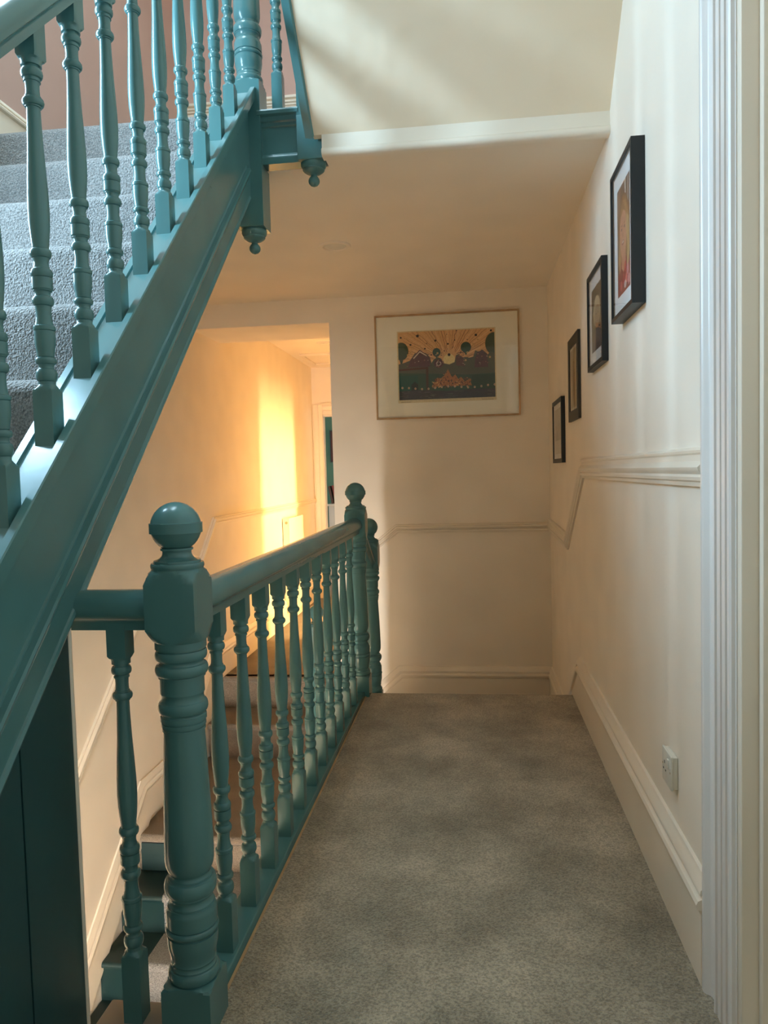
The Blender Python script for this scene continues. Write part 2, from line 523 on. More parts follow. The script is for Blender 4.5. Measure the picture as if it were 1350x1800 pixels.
# corridor end door casing
CA = [(0, 0), (0, 0.02), (0.02, 0.026), (0.035, 0.018), (0.07, 0.018), (0.078, 0.024), (0.095, 0.018), (0.122, 0.014), (0.125, 0)]
c1 = extrude_vf([[(DX0 - 0.125 + t, YE - p, z) for t, p in CA] for z in (ZK, DZ + 0.125)])
c2 = extrude_vf([[(DX1 + 0.053 - t * 0.4, YE - p, z) for t, p in CA] for z in (ZK, DZ + 0.125)])
c3 = extrude_vf([[(x, YE - p, DZ + 0.125 - t) for t, p in CA] for x in (DX0, DX1)])
c4 = box_vf(DX0 - 0.02, DX1 + 0.02, YE - 0.032, YE, DZ + 0.125, DZ + 0.145)
V, F = join([c1, c2, c3, c4])
struct(make('trim_8', V, F, 'trim_white', smooth=30))
struct(boxes('trim_9', [(DX0, DX0 + 0.008, YE - 0.012, YE + 0.1, ZK, DZ), (DX1 - 0.02, DX1, YE - 0.012, YE + 0.1, ZK, DZ), (DX0, DX1, YE - 0.012, YE + 0.1, DZ - 0.02, DZ)], 'gloss_white'))
# casing of the side-room doorway
struct(boxes('trim_10', [(XJ - 0.018, XJ, CD0 - 0.1, CD0, ZK, CDZ + 0.1), (XJ - 0.018, XJ, CD1, CD1 + 0.1, ZK, CDZ + 0.1), (XJ - 0.018, XJ, CD0, CD1, CDZ, CDZ + 0.1)], 'trim_white', bev=0.004))

# windows (frames with panes)
def window(n, x0, x1, y0, y1, z0, z1, axis):
    t = 0.05
    if axis == 'x':
        xm = (x0 + x1) / 2
        zm = (z0 + z1) / 2
        L = [(x0, x1, y0, y0 + t, z0, z1), (x0, x1, y1 - t, y1, z0, z1), (x0, x1, y0 + t, y1 - t, z0, z0 + t), (x0, x1, y0 + t, y1 - t, z1 - t, z1), (x0, x1, y0 + t, y1 - t, zm - t / 2, zm + t / 2)]
        pane = [(xm - 0.003, xm + 0.003, y0 + t, y1 - t, z0 + t, zm - t / 2), (xm - 0.003, xm + 0.003, y0 + t, y1 - t, zm + t / 2, z1 - t)]
    else:
        ym = (y0 + y1) / 2
        zm = (z0 + z1) / 2
        L = [(x0, x0 + t, y0, y1, z0, z1), (x1 - t, x1, y0, y1, z0, z1), (x0 + t, x1 - t, y0, y1, z0, z0 + t), (x0 + t, x1 - t, y0, y1, z1 - t, z1), (x0 + t, x1 - t, y0, y1, zm - t / 2, zm + t / 2)]
        pane = [(x0 + t, x1 - t, ym - 0.003, ym + 0.003, z0 + t, zm - t / 2), (x0 + t, x1 - t, ym - 0.003, ym + 0.003, zm + t / 2, z1 - t)]
    w = struct(boxes('window_%d' % n, L, 'gloss_white', bev=0.004))
    for p in pane:
        boxes('window_pane', [p], 'picture_glass', w)
window(1, XL - 0.11, XL - 0.05, W0, W1, WZ0, WZ1, 'x')
window(2, 2.03, 2.08, 7.34, 7.86, ZK, 2.12, 'x')
w5 = struct(boxes('window_4', [(RX0, RX0 + 0.05, RY0, RY1, ZT + 0.03, ZT + 0.1), (RX1 - 0.05, RX1, RY0, RY1, ZT + 0.03, ZT + 0.1), (RX0 + 0.05, RX1 - 0.05, RY0, RY0 + 0.05, ZT + 0.03, ZT + 0.1), (RX0 + 0.05, RX1 - 0.05, RY1 - 0.05, RY1, ZT + 0.03, ZT + 0.1)], 'gloss_white', bev=0.004))
boxes('window_pane', [(RX0 + 0.05, RX1 - 0.05, RY0 + 0.05, RY1 - 0.05, ZT + 0.06, ZT + 0.066)], 'picture_glass', w5)
window(3, -1.20, -0.7, YH - 0.11, YH - 0.05, -2.4, -0.7, 'y')

# ------------------------------------------------------------------ turned joinery
NEWEL_BASE = [(0.101, 0.0755), (0.106, 0.068), (0.110, 0.056)]

def bead(z0, z1, rb, rm, n=7):
    return [((z0 + z1) / 2 - (z1 - z0) / 2 * math.cos(math.pi * k / n), rb + (rm - rb) * math.sin(math.pi * k / n)) for k in range(n + 1)]


def flat(z0, z1, r):
    return [(z0, r), (z1, r)]


def ease(z0, r0, z1, r1, n=5):
    """S-curve between two radii."""
    return [(z0 + (z1 - z0) * k / n, r0 + (r1 - r0) * (0.5 - 0.5 * math.cos(math.pi * k / n))) for k in range(n + 1)]


def cove(z0, r0, z1, r1, rmin, n=6):
    return [(z0 + (z1 - z0) * k / n, r0 + (r1 - r0) * k / n - (min(r0, r1) - rmin) * math.sin(math.pi * k / n)) for k in range(n + 1)]


NEWEL_TURN = (bead(0.110, 0.134, 0.0490, 0.0545) + flat(0.1345, 0.1385, 0.0485) + cove(0.139, 0.0480, 0.150, 0.0480, 0.0460) + ease(0.151, 0.0475, 0.192, 0.0535) + flat(0.200, 0.207, 0.0535)
              + flat(0.2075, 0.2105, 0.0505) + bead(0.211, 0.226, 0.0505, 0.0560) + flat(0.2265, 0.229, 0.0505) + flat(0.2295, 0.256, 0.0537) + ease(0.257, 0.0536, 0.270, 0.0500)
              + flat(0.2705, 0.274, 0.0480) + cove(0.2745, 0.0475, 0.292, 0.0475, 0.0430) + flat(0.2925, 0.2955, 0.0490) + bead(0.296, 0.328, 0.0485, 0.0555) + flat(0.3285, 0.332, 0.0475)
              + cove(0.3325, 0.0450, 0.3445, 0.0450, 0.0415) + [(0.350, 0.0475), (0.357, 0.0500), (0.368, 0.0515), (0.385, 0.0518), (0.42, 0.0512), (0.48, 0.0494), (0.54, 0.0472), (0.60, 0.0447), (0.648, 0.0427)]
              + flat(0.6485, 0.654, 0.0448) + flat(0.6545, 0.658, 0.0432) + flat(0.6585, 0.666, 0.0462) + flat(0.6665, 0.670, 0.0447) + flat(0.6705, 0.680, 0.0478) + cove(0.6805, 0.0470, 0.686, 0.0470, 0.0455)
              + bead(0.6865, 0.711, 0.0465, 0.0518) + cove(0.7115, 0.0460, 0.728, 0.0450, 0.0430) + flat(0.7285, 0.762, 0.0458) + flat(0.7625, 0.766, 0.0490) + bead(0.7665, 0.790, 0.0485, 0.0552)
              + cove(0.7905, 0.0480, 0.799, 0.0480, 0.0462) + bead(0.7995, 0.820, 0.0495, 0.0540) + flat(0.8205, 0.8235, 0.0500) + flat(0.824, 0.839, 0.0535))
NEWEL_BLOCK = [(0.841, 0.0560), (0.846, 0.0600), (0.856, 0.0680), (0.868, 0.0755), (0.962, 0.0755), (0.974, 0.0690), (0.984, 0.0600), (0.989, 0.0540)]
NEWEL_NECK = [(0.991, 0.0535), (0.995, 0.0550), (1.000, 0.0550), (1.0035, 0.0530), (1.004, 0.0485), (1.0085, 0.0480), (1.0095, 0.0430), (1.013, 0.0360), (1.018, 0.0315), (1.024, 0.0298), (1.029, 0.0305), (1.0295, 0.0335), (1.034, 0.0335)]


def ball_rings(zc_, r, band=True):
    L = []
    for i in range(2, 21):
        a = -math.pi / 2 + math.pi * i / 20
        L.append((zc_ + r * math.sin(a), max(0.001, r * math.cos(a)), None))
    if band:
        L = [q for q in L if not (-0.014 < q[0] - zc_ < 0.011)]
        L += [(zc_ - 0.0125, r * 0.972, None), (zc_ - 0.012, r + 0.0022, None), (zc_ + 0.009, r + 0.0022, None), (zc_ + 0.0095, r * 0.983, None)]
        L.sort(key=lambda q: q[0])
    return L


def newel(parent, x, y, z, zbot, base_top=0.0, a=0.0535, band=True, name='newel_post'):
    """Turned newel; z = level its pattern starts from, zbot = foot of the square base, base_top lengthens the square base."""
    rs = [(zbot - z, 0.0755, a), (0.075 + base_top, 0.0755, a)]
    rs += [(q + base_top, r, a) for q, r in NEWEL_BASE]
    sc = 1.0
    rs += [(q + base_top * (0.84 - q) / 0.74, r, None) for q, r in NEWEL_TURN]
    rs += [(q, r, a) for q, r in NEWEL_BLOCK]
    rs += refine([(u, w, None) for u, w in NEWEL_NECK], 2)
    V, F = lathe_vf(rs, x, y, z, 40)
    o = make(name, V, F, 'teal_paint', parent, smooth=32)
    V, F = lathe_vf([(1.029, 0.031, None)] + ball_rings(1.0775, 0.0525, band), x, y, z, 32)
    make('ball_finial', V, F, 'teal_paint', o, smooth=45)
    return o


BAL = (flat(0.163, 0.169, 0.0168) + bead(0.1695, 0.194, 0.0160, 0.0208) + cove(0.1945, 0.0155, 0.203, 0.0155, 0.0145) + bead(0.2035, 0.218, 0.0155, 0.0207, 5) + ease(0.219, 0.0164, 0.250, 0.0198, 4) + flat(0.258, 0.270, 0.0200)
       + bead(0.2705, 0.281, 0.0192, 0.0216, 4) + cove(0.2815, 0.0180, 0.320, 0.0158, 0.0138) + bead(0.3205, 0.340, 0.0152, 0.0210, 6) + cove(0.3405, 0.0152, 0.349, 0.0160, 0.0145) + flat(0.350, 0.351, 0.0180) + flat(0.354, 0.376, 0.0202)
       + bead(0.3765, 0.394, 0.0172, 0.0213, 6) + cove(0.3945, 0.0165, 0.415, 0.0160, 0.0140) + bead(0.4155, 0.434, 0.0158, 0.0210, 6) + flat(0.4345, 0.438, 0.0160)
       + [(0.446, 0.0168), (0.458, 0.0182), (0.480, 0.0201), (0.505, 0.0209), (0.54, 0.0202), (0.58, 0.0183), (0.63, 0.0156), (0.68, 0.0138), (0.7095, 0.0132)]
       + flat(0.710, 0.712, 0.0155) + bead(0.7125, 0.729, 0.0155, 0.0210, 6) + flat(0.7295, 0.732, 0.0155) + cove(0.7325, 0.0142, 0.759, 0.0142, 0.0134) + flat(0.7595, 0.763, 0.0162)
       + flat(0.7635, 0.766, 0.0152) + bead(0.7665, 0.785, 0.0160, 0.0210, 6) + flat(0.7855, 0.789, 0.0158) + flat(0.7895, 0.796, 0.0196))


def baluster_mesh(name, foot, head):
    a = 0.0205
    rs = [(foot, 0.03, a), (0.148, 0.03, a), (0.153, 0.0265, a), (0.158, 0.0205, a), (0.162, 0.0172, None)]
    rs += [(u, w, None) for u, w in BAL]
    rs += [(0.800, 0.0205, a), (0.803, 0.0250, a), (0.808, 0.03, a), (head, 0.03, a)]
    V, F = lathe_vf(rs, 0, 0, 0, 24)
    me = bpy.data.meshes.new(name)
    me.from_pydata(V, [], F)
    bm = bmesh.new(); bm.from_mesh(me)
    bmesh.ops.recalc_face_normals(bm, faces=bm.faces)
    bm.to_mesh(me); bm.free()
    me.materials.append(MATS['teal_paint'])
    me.polygons.foreach_set('use_smooth', [True] * len(me.polygons))
    me.set_sharp_from_angle(angle=math.radians(32))
    return me


def put_baluster(me, parent, x, y, z):
    o = bpy.data.objects.new('baluster', me)
    COL.objects.link(o)
    o.parent = parent
    org = ORIGIN[parent.name]
    o.location = (x - org[0], y - org[1], z - org[2])
    o.rotation_euler = (0, 0, 0)
    return o


RAIL = [(-0.021, 0.0), (0.021, 0.0), (0.023, 0.014), (0.026, 0.020), (0.034, 0.026), (0.036, 0.034), (0.035, 0.044), (0.030, 0.056), (0.020, 0.066), (0.008, 0.071),
        (-0.008, 0.071), (-0.020, 0.066), (-0.030, 0.056), (-0.035, 0.044), (-0.036, 0.034), (-0.034, 0.026), (-0.026, 0.020), (-0.023, 0.014)]

RAIL = [(u * 1.12, v * 1.15) for u, v in RAIL]

# ------------------------------------------------------------------ landing balustrade
lb = thing('landing_balustrade', 'long teal balustrade with turned balusters and ball newels along the carpeted landing', 'balustrade', (XN, YN0, 0))
newel(lb, XN, YN0, 0, -0.28)
newel(lb, XN, YN1, 0, -0.28)
V, F = shear_extrude(RAIL, (XN, YN0 + 0.045, 0.864), (XN, YN1 - 0.045, 0.864))
make('handrail', V, F, 'teal_paint', lb, smooth=40)
V, F = extrude_vf([[(x, YN0 + u, 0.864 + v) for u, v in RAIL] for x in (-0.852, XN - 0.045)])
make('handrail', V, F, 'teal_paint', lb, smooth=40)
boxes('base_string', [(-0.665, -0.590, YN0 + 0.05, YN1 - 0.05, -0.30, 0.028)], 'teal_paint', lb, bev=0.004)
boxes('return_kerb', [(-0.835, XN - 0.05, 1.435, 1.525, -0.30, 0.006)], 'kerb_paint', lb, bev=0.004)
V, F = extrude_vf([[(-0.5885, y, -0.02), (-0.583, y, -0.02), (-0.5825, y, 0.003), (-0.5885, y, 0.005)] for y in (1.42, 3.84)])
make('edging_strip', V, F, 'oak_frame', lb)
bal_l = baluster_mesh('landing_baluster', 0.026, 0.88)
for i in range(11):
    put_baluster(bal_l, lb, XN, 1.69 + 0.1905 * i, 0)
bal_r = baluster_mesh('return_baluster', 0.004, 0.88)
put_baluster(bal_r, lb, -0.752, YN0 - 0.005, 0)

# balustrade beyond the landing edge, stepping down to the quarter landing
qb = thing('short_balustrade', 'dark green newel and sloping rail just behind the far end of the landing balustrade', 'balustrade', (-0.612, 4.26, ZQ))
newel(qb, -0.612, 4.26, -0.215, ZQ, band=False)
V, F = shear_extrude(RAIL, (-0.615, YN1 + 0.05, 0.80), (-0.612, 4.215, 0.62))
make('handrail', V, F, 'teal_paint', qb, smooth=40)
V, F = shear_extrude([(-0.03, -0.2), (0.03, -0.2), (0.03, 0.05), (-0.03, 0.05)], (-0.612, YN1 + 0.05, 0.0), (-0.612, 4.215, -0.32))
make('base_string', V, F, 'teal_paint', qb)
nb = thing('stair_newel', 'small dark ball-topped newel glimpsed low between the landing balusters', 'newel post', (-1.095, 4.96, ZH))
newel(nb, -1.095, 4.96, ZH, ZH, band=False)

# ------------------------------------------------------------------ upper staircase
us = thing('upper_staircase', 'teal upper staircase with grey carpeted steps, turned balusters and ball-drop newels', 'staircase', (-1.4, 0.4, 0))
G, R = 0.243, 0.235
def step_vf(y, z, x0, x1, r=0.022, g=G, rise=R):
    P = [(y + 0.02, z - rise)]
    P += [(y + 0.02, z - 2 * r - 0.004)]
    P += [(y + r - r * math.sin(a), z - r - r * math.cos(a)) for a in [math.pi * i / 8 for i in range(0, 9)]]
    P += [(y + g + 0.03, z), (y + g + 0.03, z - 0.035), (y + 0.055, z - 0.035), (y + 0.055, z - rise)]
    return extrude_vf([[(x, a, b) for a, b in P] for x in (x0, x1)])
def carpet_step_vf(y, z, x0, x1, r=0.034, g=G, rise=R):
    P = [(y + 0.010, z - rise), (y + 0.004, z - rise * 0.5)]
    P += [(y + r - r * math.cos(a), z - r + r * math.sin(a)) for a in [math.pi / 2 * i / 7 for i in range(8)]]
    P += [(y + g + 0.03, z), (y + g + 0.03, z - 0.035), (y + 0.06, z - 0.04), (y + 0.06, z - rise)]
    return extrude_vf([[(x, a, b) for a, b in P] for x in (x0, x1)])
for j in range(11):
    V, F = carpet_step_vf(2.865 - G * j, 2.600 - R * j, XL, -0.877)
    make('carpeted_step', V, F, 'carpet_stair', us, smooth=40)
def slope_bar(prof, y0, y1, name, mat='teal_paint', smooth=35):
    """prof: (x, k) with z = k + SL*y"""
    V, F = extrude_vf([[(x, y, k + SL * y) for x, k in prof] for y in (y0, y1)])
    return make(name, V, F, mat, us, smooth=smooth)
slope_bar([(-0.864, -0.495), (-0.838, -0.495), (-0.835, -0.490), (-0.835, -0.130), (-0.864, -0.130)], 0.45, 2.852, 'string_board')
slope_bar([(-0.905, -0.132), (-0.806, -0.132), (-0.804, -0.088), (-0.806, -0.084), (-0.822, -0.084), (-0.824, -0.103), (-0.886, -0.103), (-0.888, -0.094), (-0.905, -0.094)], 0.45, 2.852, 'string_capping')
slope_bar([(-0.836, -0.398), (-0.826, -0.398), (-0.824, -0.390), (-0.826, -0.386), (-0.832, -0.384), (-0.832, -0.380), (-0.818, -0.378), (-0.815, -0.369), (-0.818, -0.361), (-0.830, -0.358), (-0.830, -0.352), (-0.836, -0.348)], 0.45, 2.80, 'string_moulding', smooth=25)
slope_bar([(-0.836, -0.497), (-0.830, -0.497), (-0.828, -0.490), (-0.831, -0.482), (-0.836, -0.478)], 0.45, 2.83, 'edge_bead', smooth=25)
# spandrel panelling under the string
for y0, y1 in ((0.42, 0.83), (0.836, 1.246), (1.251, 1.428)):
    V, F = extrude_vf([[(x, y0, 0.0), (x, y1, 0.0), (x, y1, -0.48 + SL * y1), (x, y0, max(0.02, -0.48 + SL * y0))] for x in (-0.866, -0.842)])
    make('spandrel_board', V, F, 'teal_spandrel_shaded', us)
boxes('end_bead', [(-0.868, -0.838, 1.428, 1.437, -0.25, 0.885)], 'trim_white', us, bev=0.002)
# apron between the two upper newels
ap = [(2.93, 2.585), (2.850, 2.585), (2.846, 2.578), (2.848, 2.566), (2.858, 2.560), (2.862, 2.545), (2.868, 2.540), (2.868, 2.528), (2.873, 2.524), (2.873, 2.424), (2.868, 2.420), (2.862, 2.412), (2.860, 2.402), (2.866, 2.384), (2.93, 2.384)]
V, F = extrude_vf([[(x, y, z) for y, z in ap] for x in (-0.80, -0.64)])
make('landing_apron', V, F, 'teal_paint', us, smooth=30)
# outer string of the next flight, running up over the landing
V, F = extrude_vf([[(x, 2.80, soff(2.80) - 0.01), (x, 0.02, soff(0.02) - 0.01), (x, 0.02, soff(0.02) + 0.34), (x, 2.80, soff(2.80) + 0.34)] for x in (-0.602, -0.576)])
make('return_string', V, F, 'teal_paint', us)
V, F = extrude_vf([[(-0.590, y, soff(y) - 0.012), (-0.575, y, soff(y) - 0.012), (-0.569, y, soff(y) - 0.004), (-0.569, y, soff(y) + 0.02), (-0.590, y, soff(y) + 0.02)] for y in (2.80, 0.02)])
make('string_bead', V, F, 'teal_paint', us, smooth=30)

ub = us
PEND = [(0.0, 0.048), (-0.006, 0.050), (-0.014, 0.050), (-0.022, 0.046), (-0.027, 0.042), (-0.030, 0.043), (-0.036, 0.038), (-0.044, 0.026), (-0.048, 0.014), (-0.052, 0.012), (-0.056, 0.015), (-0.064, 0.0205), (-0.073, 0.022), (-0.081, 0.020), (-0.089, 0.013), (-0.093, 0.004)]
def pendant(par, x, y, z):
    V, F = lathe_vf([(q, r, None) for q, r, _ in refine([(u, w, None) for u, w in PEND][::-1], 2)], x, y, z, 28)
    return make('drop_pendant', V, F, 'teal_paint', par, smooth=40)
n1 = newel(ub, -0.842, 2.905, 2.60, 2.150)
pendant(n1, -0.842, 2.905, 2.150)
n2 = newel(ub, -0.594, 2.900, 2.60, 2.392, base_top=0.22, a=0.050)
pendant(n2, -0.594, 2.900, 2.392)
boxes('newel_plinth', [(-0.6455, -0.540, 2.846, 2.905, 2.385, 2.552)], 'teal_paint', n2, bev=0.002)
bal_u = baluster_mesh('stair_baluster', -0.01, 0.90)
k0 = 1.371 - 0.159          # pattern offset of the first visible baluster
for i in range(-6, 9):
    y = 1.421 + 0.1595 * i
    put_baluster(bal_u, ub, XS, y, k0 + SL * (y - 1.421))
put_baluster(baluster_mesh('landing_end_baluster', -0.02, 0.9), ub, -0.722, 2.885, 2.575)
V, F = extrude_vf([[(XS + u, y, 0.700 + SL * y + v * 1.2) for u, v in RAIL] for y in (0.45, 2.86)])
make('handrail', V, F, 'teal_paint', ub, smooth=40)
V, F = extrude_vf([[(x, 2.895 + u, 3.47 + v) for u, v in RAIL] for x in (-0.80, -0.64)])
make('handrail', V, F, 'teal_paint', ub, smooth=40)
newel(ub, XS, 0.36, 0.0, 0.0)

# ------------------------------------------------------------------ lower staircase, seen through the balusters
ls = thing('lower_staircase', 'lower staircase with teal painted step ends and a carpet runner, behind the landing balusters', 'staircase', (-1.3, 3.9, -2.9))
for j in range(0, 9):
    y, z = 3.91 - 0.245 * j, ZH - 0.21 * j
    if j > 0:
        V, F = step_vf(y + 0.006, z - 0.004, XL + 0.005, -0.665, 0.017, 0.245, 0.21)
        make('painted_step', V, F, 'teal_steps_shaded', ls, smooth=40)
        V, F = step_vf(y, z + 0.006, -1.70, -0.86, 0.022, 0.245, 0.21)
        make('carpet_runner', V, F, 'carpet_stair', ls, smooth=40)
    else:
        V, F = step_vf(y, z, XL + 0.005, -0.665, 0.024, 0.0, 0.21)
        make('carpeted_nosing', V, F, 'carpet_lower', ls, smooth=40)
        boxes('riser_end', [(XL + 0.02, -1.70, y + 0.012, y + 0.05, z - 0.21, z - 0.05)], 'teal_steps_shaded', ls)
boxes('wall_string', [(-0.685, -0.664, 3.85, 4.06, -1.1, -0.31)], 'teal_paint', ls)

cs = thing('corridor_steps', 'two carpeted steps climbing from the half landing into the golden corridor', 'steps', (-1.45, 5.05, ZH))
for (y, z, g) in ((5.06, -0.605, 0.36), (5.42, ZK, 0.05)):
    V, F = step_vf(y, z, XL + 0.005, XJ - 0.003, 0.022, g, 0.245)
    make('carpeted_step', V, F, 'carpet_lower', cs, smooth=40)
qs = thing('quarter_steps', 'short carpeted steps dropping away beyond the landing edge', 'steps', (-0.1, 4.0, ZQ))
boxes('carpeted_step', [(-0.555, XR - 0.03, 3.905, 4.10, -0.42, -0.21)], 'carpet_landing', qs, bev=0.01)
boxes('carpeted_step', [(-0.82, -0.664, 4.34, 5.05, -0.85, -0.635)], 'carpet_landing', qs, bev=0.01)
struct(boxes('wall_quarter', [(-0.66, -0.60, 4.08, YF, -1.3, ZQ - 0.005)], 'wall_paint'))

# ------------------------------------------------------------------ flat print helper
class Print:
    """Flat printed picture: layered inked shapes a few tenths of a millimetre apart."""
    def __init__(self, to_world):
        self.V, self.F, self.C, self.d, self.w, self.clip = [], [], [], 0.0, to_world, False
    def poly(self, pts, col):
        n = len(self.V)
        if self.clip:
            pts = [(min(max(u, 0.0), 1.0), min(max(v, 0.0), 1.0)) for u, v in pts]
        self.V += [self.w(u, v, self.d) for u, v in pts]
        self.F.append(tuple(range(n, n + len(pts))))
        self.C.append(srgb(*col))
        self.d += 0.000012
    def disc(self, u, v, ru, rv, col, n=16):
        self.poly([(u + ru * math.cos(2 * math.pi * i / n), v + rv * math.sin(2 * math.pi * i / n)) for i in range(n)], col)
    def rect(self, u0, u1, v0, v1, col):
        self.poly([(u0, v0), (u1, v0), (u1, v1), (u0, v1)], col)
    def done(self, name, mat, parent):
        org = ORIGIN[parent.name]
        me = bpy.data.meshes.new(name)
        me.from_pydata([tuple(Vector(v) - org) for v in self.V], [], self.F)
        me.materials.append(MATS[mat])
        ca = me.color_attributes.new('Col', 'FLOAT_COLOR', 'CORNER')
        k = 0
        for p in me.polygons:
            for _ in p.loop_indices:
                ca.data[k].color = self.C[p.index]
                k += 1
        o = bpy.data.objects.new(name, me)
        COL.objects.link(o)
        o.parent = parent
        ORIGIN[o.name] = org
        return o


# ------------------------------------------------------------------ large framed print on the far wall
PX0, PX1, PZ0, PZ1 = -0.650, 0.323, 1.540, 2.243
pf = thing('framed_print', 'large thin oak-framed print with wide pale mount on the far wall', 'picture', (-0.16, YF - 0.012, PZ0))
fw = 0.011
boxes('frame', [(PX0, PX0 + fw, YF - 0.026, YF - 0.001, PZ0, PZ1), (PX1 - fw, PX1, YF - 0.026, YF - 0.001, PZ0, PZ1),
                (PX0 + fw, PX1 - fw, YF - 0.026, YF - 0.001, PZ0, PZ0 + fw), (PX0 + fw, PX1 - fw, YF - 0.026, YF - 0.001, PZ1 - fw, PZ1)], 'oak_frame', pf)
boxes('mount', [(PX0 + fw, PX1 - fw, YF - 0.013, YF - 0.006, PZ0 + fw, PZ1 - fw)], 'mount_olive', pf)
boxes('glass_pane', [(PX0 + fw, PX1 - fw, YF - 0.0235, YF - 0.0225, PZ0 + fw, PZ1 - fw)], 'picture_glass', pf)
QX0, QX1, QZ0, QZ1 = -0.491, 0.158, 1.668, 2.125
P = Print(lambda u, v, d: (QX0 + (QX1 - QX0) * u, YF - 0.0133 - d, QZ0 + (QZ1 - QZ0) * v))
P.rect(-0.012, 1.012, -0.045, 1.015, (232, 218, 178))
P.clip = True
P.rect(0, 1, 0, 1, (236, 186, 130))
rnd = random.Random(3)
# wavering rays fanning out of the low light
for i in range(44):
    a = math.pi * (0.05 + 0.90 * i / 43)
    c, sn = math.cos(a), math.sin(a)
    tmax = min(0.47 / max(abs(c), 1e-3), 0.47 / max(sn, 0.1))
    t0 = 0.13 + 0.07 * rnd.random()
    n = 7
    w = 0.0014 + 0.0016 * rnd.random()
    ph = rnd.random() * 6
    la, lb_ = [], []
    for k in range(n + 1):
        t = t0 + (tmax - t0) * k / n
        wob = 0.006 * math.sin(ph + 4.0 * k) * (i % 2)
        u, v = 0.53 + c * t + wob * sn, 0.53 + sn * t - wob * c
        la.append((u - w * sn, v + w * c)); lb_.append((u + w * sn, v - w * c))
    P.poly(la + lb_[::-1], [(166, 96, 66), (206, 146, 100), (248, 212, 160), (150, 84, 60)][i % 4])
P.disc(0.53, 0.57, 0.062, 0.085, (250, 230, 165))
# round trees and balloons
for (u, v, ru, rv, col) in ((0.03, 0.72, 0.075, 0.13, (70, 88, 62)), (0.99, 0.78, 0.085, 0.16, (70, 88, 62)), (0.40, 0.685, 0.041, 0.063, (66, 98, 82)), (0.705, 0.74, 0.053, 0.078, (66, 98, 82))):
    P.disc(u, v, ru * 1.05, rv * 1.05, (196, 140, 92), 22)
    P.disc(u, v, ru, rv, col, 22)
    P.poly([(u - ru * 0.25, v - rv), (u + ru * 0.25, v - rv), (u + ru * 0.12, v - rv * 1.4), (u - ru * 0.12, v - rv * 1.4)], col)
# far ridge and town
P.poly([(0, 0), (1, 0), (1, 0.64), (0.955, 0.665), (0.93, 0.62), (0.90, 0.66), (0.87, 0.70), (0.84, 0.66), (0.80, 0.69), (0.78, 0.60), (0.74, 0.585), (0.70, 0.60), (0.665, 0.59), (0.63, 0.645), (0.60, 0.63), (0.585, 0.53), (0.53, 0.50), (0.47, 0.52), (0.45, 0.585), (0.41, 0.61), (0.37, 0.585), (0.345, 0.53), (0.33, 0.62), (0.29, 0.68), (0.22, 0.70), (0.17, 0.68), (0.12, 0.58), (0.06, 0.55), (0, 0.53)], (96, 96, 78))
P.poly([(0.10, 0.48), (0.33, 0.48), (0.33, 0.60), (0.295, 0.66), (0.225, 0.735), (0.16, 0.645), (0.12, 0.57)], (104, 68, 72))
P.poly([(0.155, 0.615), (0.225, 0.715), (0.30, 0.645), (0.30, 0.63), (0.225, 0.695), (0.16, 0.60)], (230, 212, 186))
P.poly([(0.60, 0.48), (0.69, 0.46), (0.67, 0.60), (0.63, 0.635), (0.60, 0.60)], (112, 80, 74))
P.poly([(0.79, 0.44), (0.93, 0.44), (0.92, 0.64), (0.87, 0.69), (0.82, 0.66), (0.80, 0.58)], (104, 72, 74))
P.disc(0.42, 0.52, 0.048, 0.062, (104, 62, 74), 16)
P.disc(0.42, 0.52, 0.028, 0.036, (208, 184, 168), 12)
P.disc(0.42, 0.52, 0.016, 0.021, (84, 56, 66), 10)
for i in range(150):
    u = rnd.choice([rnd.uniform(0.08, 0.34), rnd.uniform(0.36, 0.47), rnd.uniform(0.60, 0.69), rnd.uniform(0.79, 0.93)])
    v = rnd.uniform(0.44, 0.67)
    w, h = rnd.uniform(0.003, 0.018), rnd.uniform(0.004, 0.016)
    q = rnd.uniform(-0.008, 0.008)
    P.poly([(u, v), (u + w, v + q), (u + w, v + q + h), (u, v + h)], rnd.choice([(120, 72, 78), (70, 48, 56), (186, 140, 104), (66, 72, 62), (208, 186, 166), (92, 60, 66), (88, 84, 72)]))
# dusk meadow, dark green water, bandstand
P.poly([(0, 0), (1, 0), (1, 0.35), (0.7, 0.34), (0.4, 0.37), (0, 0.40)], (56, 88, 66))
P.rect(0.0, 0.20, 0.10, 0.36, (28, 86, 70))
P.poly([(0, 0.43), (0.31, 0.45), (0.31, 0.475), (0, 0.455)], (98, 52, 46))
P.rect(0.285, 0.31, 0.08, 0.45, (86, 60, 46))
P.poly([(0.13, 0.12), (0.20, 0.12), (0.20, 0.22), (0.165, 0.27), (0.13, 0.22)], (30, 42, 40))
P.rect(0.76, 1.0, 0.12, 0.33, (44, 76, 54))
P.poly([(0.34, 0.18), (0.76, 0.18), (0.735, 0.28), (0.69, 0.24), (0.65, 0.31), (0.62, 0.28), (0.59, 0.35), (0.555, 0.31), (0.515, 0.43), (0.475, 0.34), (0.44, 0.30), (0.40, 0.31)], (186, 122, 70))
for i in range(170):
    u = rnd.uniform(0.35, 0.75)
    v = rnd.uniform(0.16, 0.30 if abs(u - 0.52) > 0.06 else 0.38)
    P.disc(u, v, rnd.uniform(0.003, 0.009), rnd.uniform(0.004, 0.014), rnd.choice([(150, 84, 50), (222, 164, 96), (110, 66, 48), (84, 70, 54), (236, 190, 124), (130, 78, 52)]), 6)
P.poly([(0, 0), (1, 0), (1, 0.12), (0.8, 0.13), (0.5, 0.11), (0.2, 0.14), (0, 0.13)], (66, 62, 68))
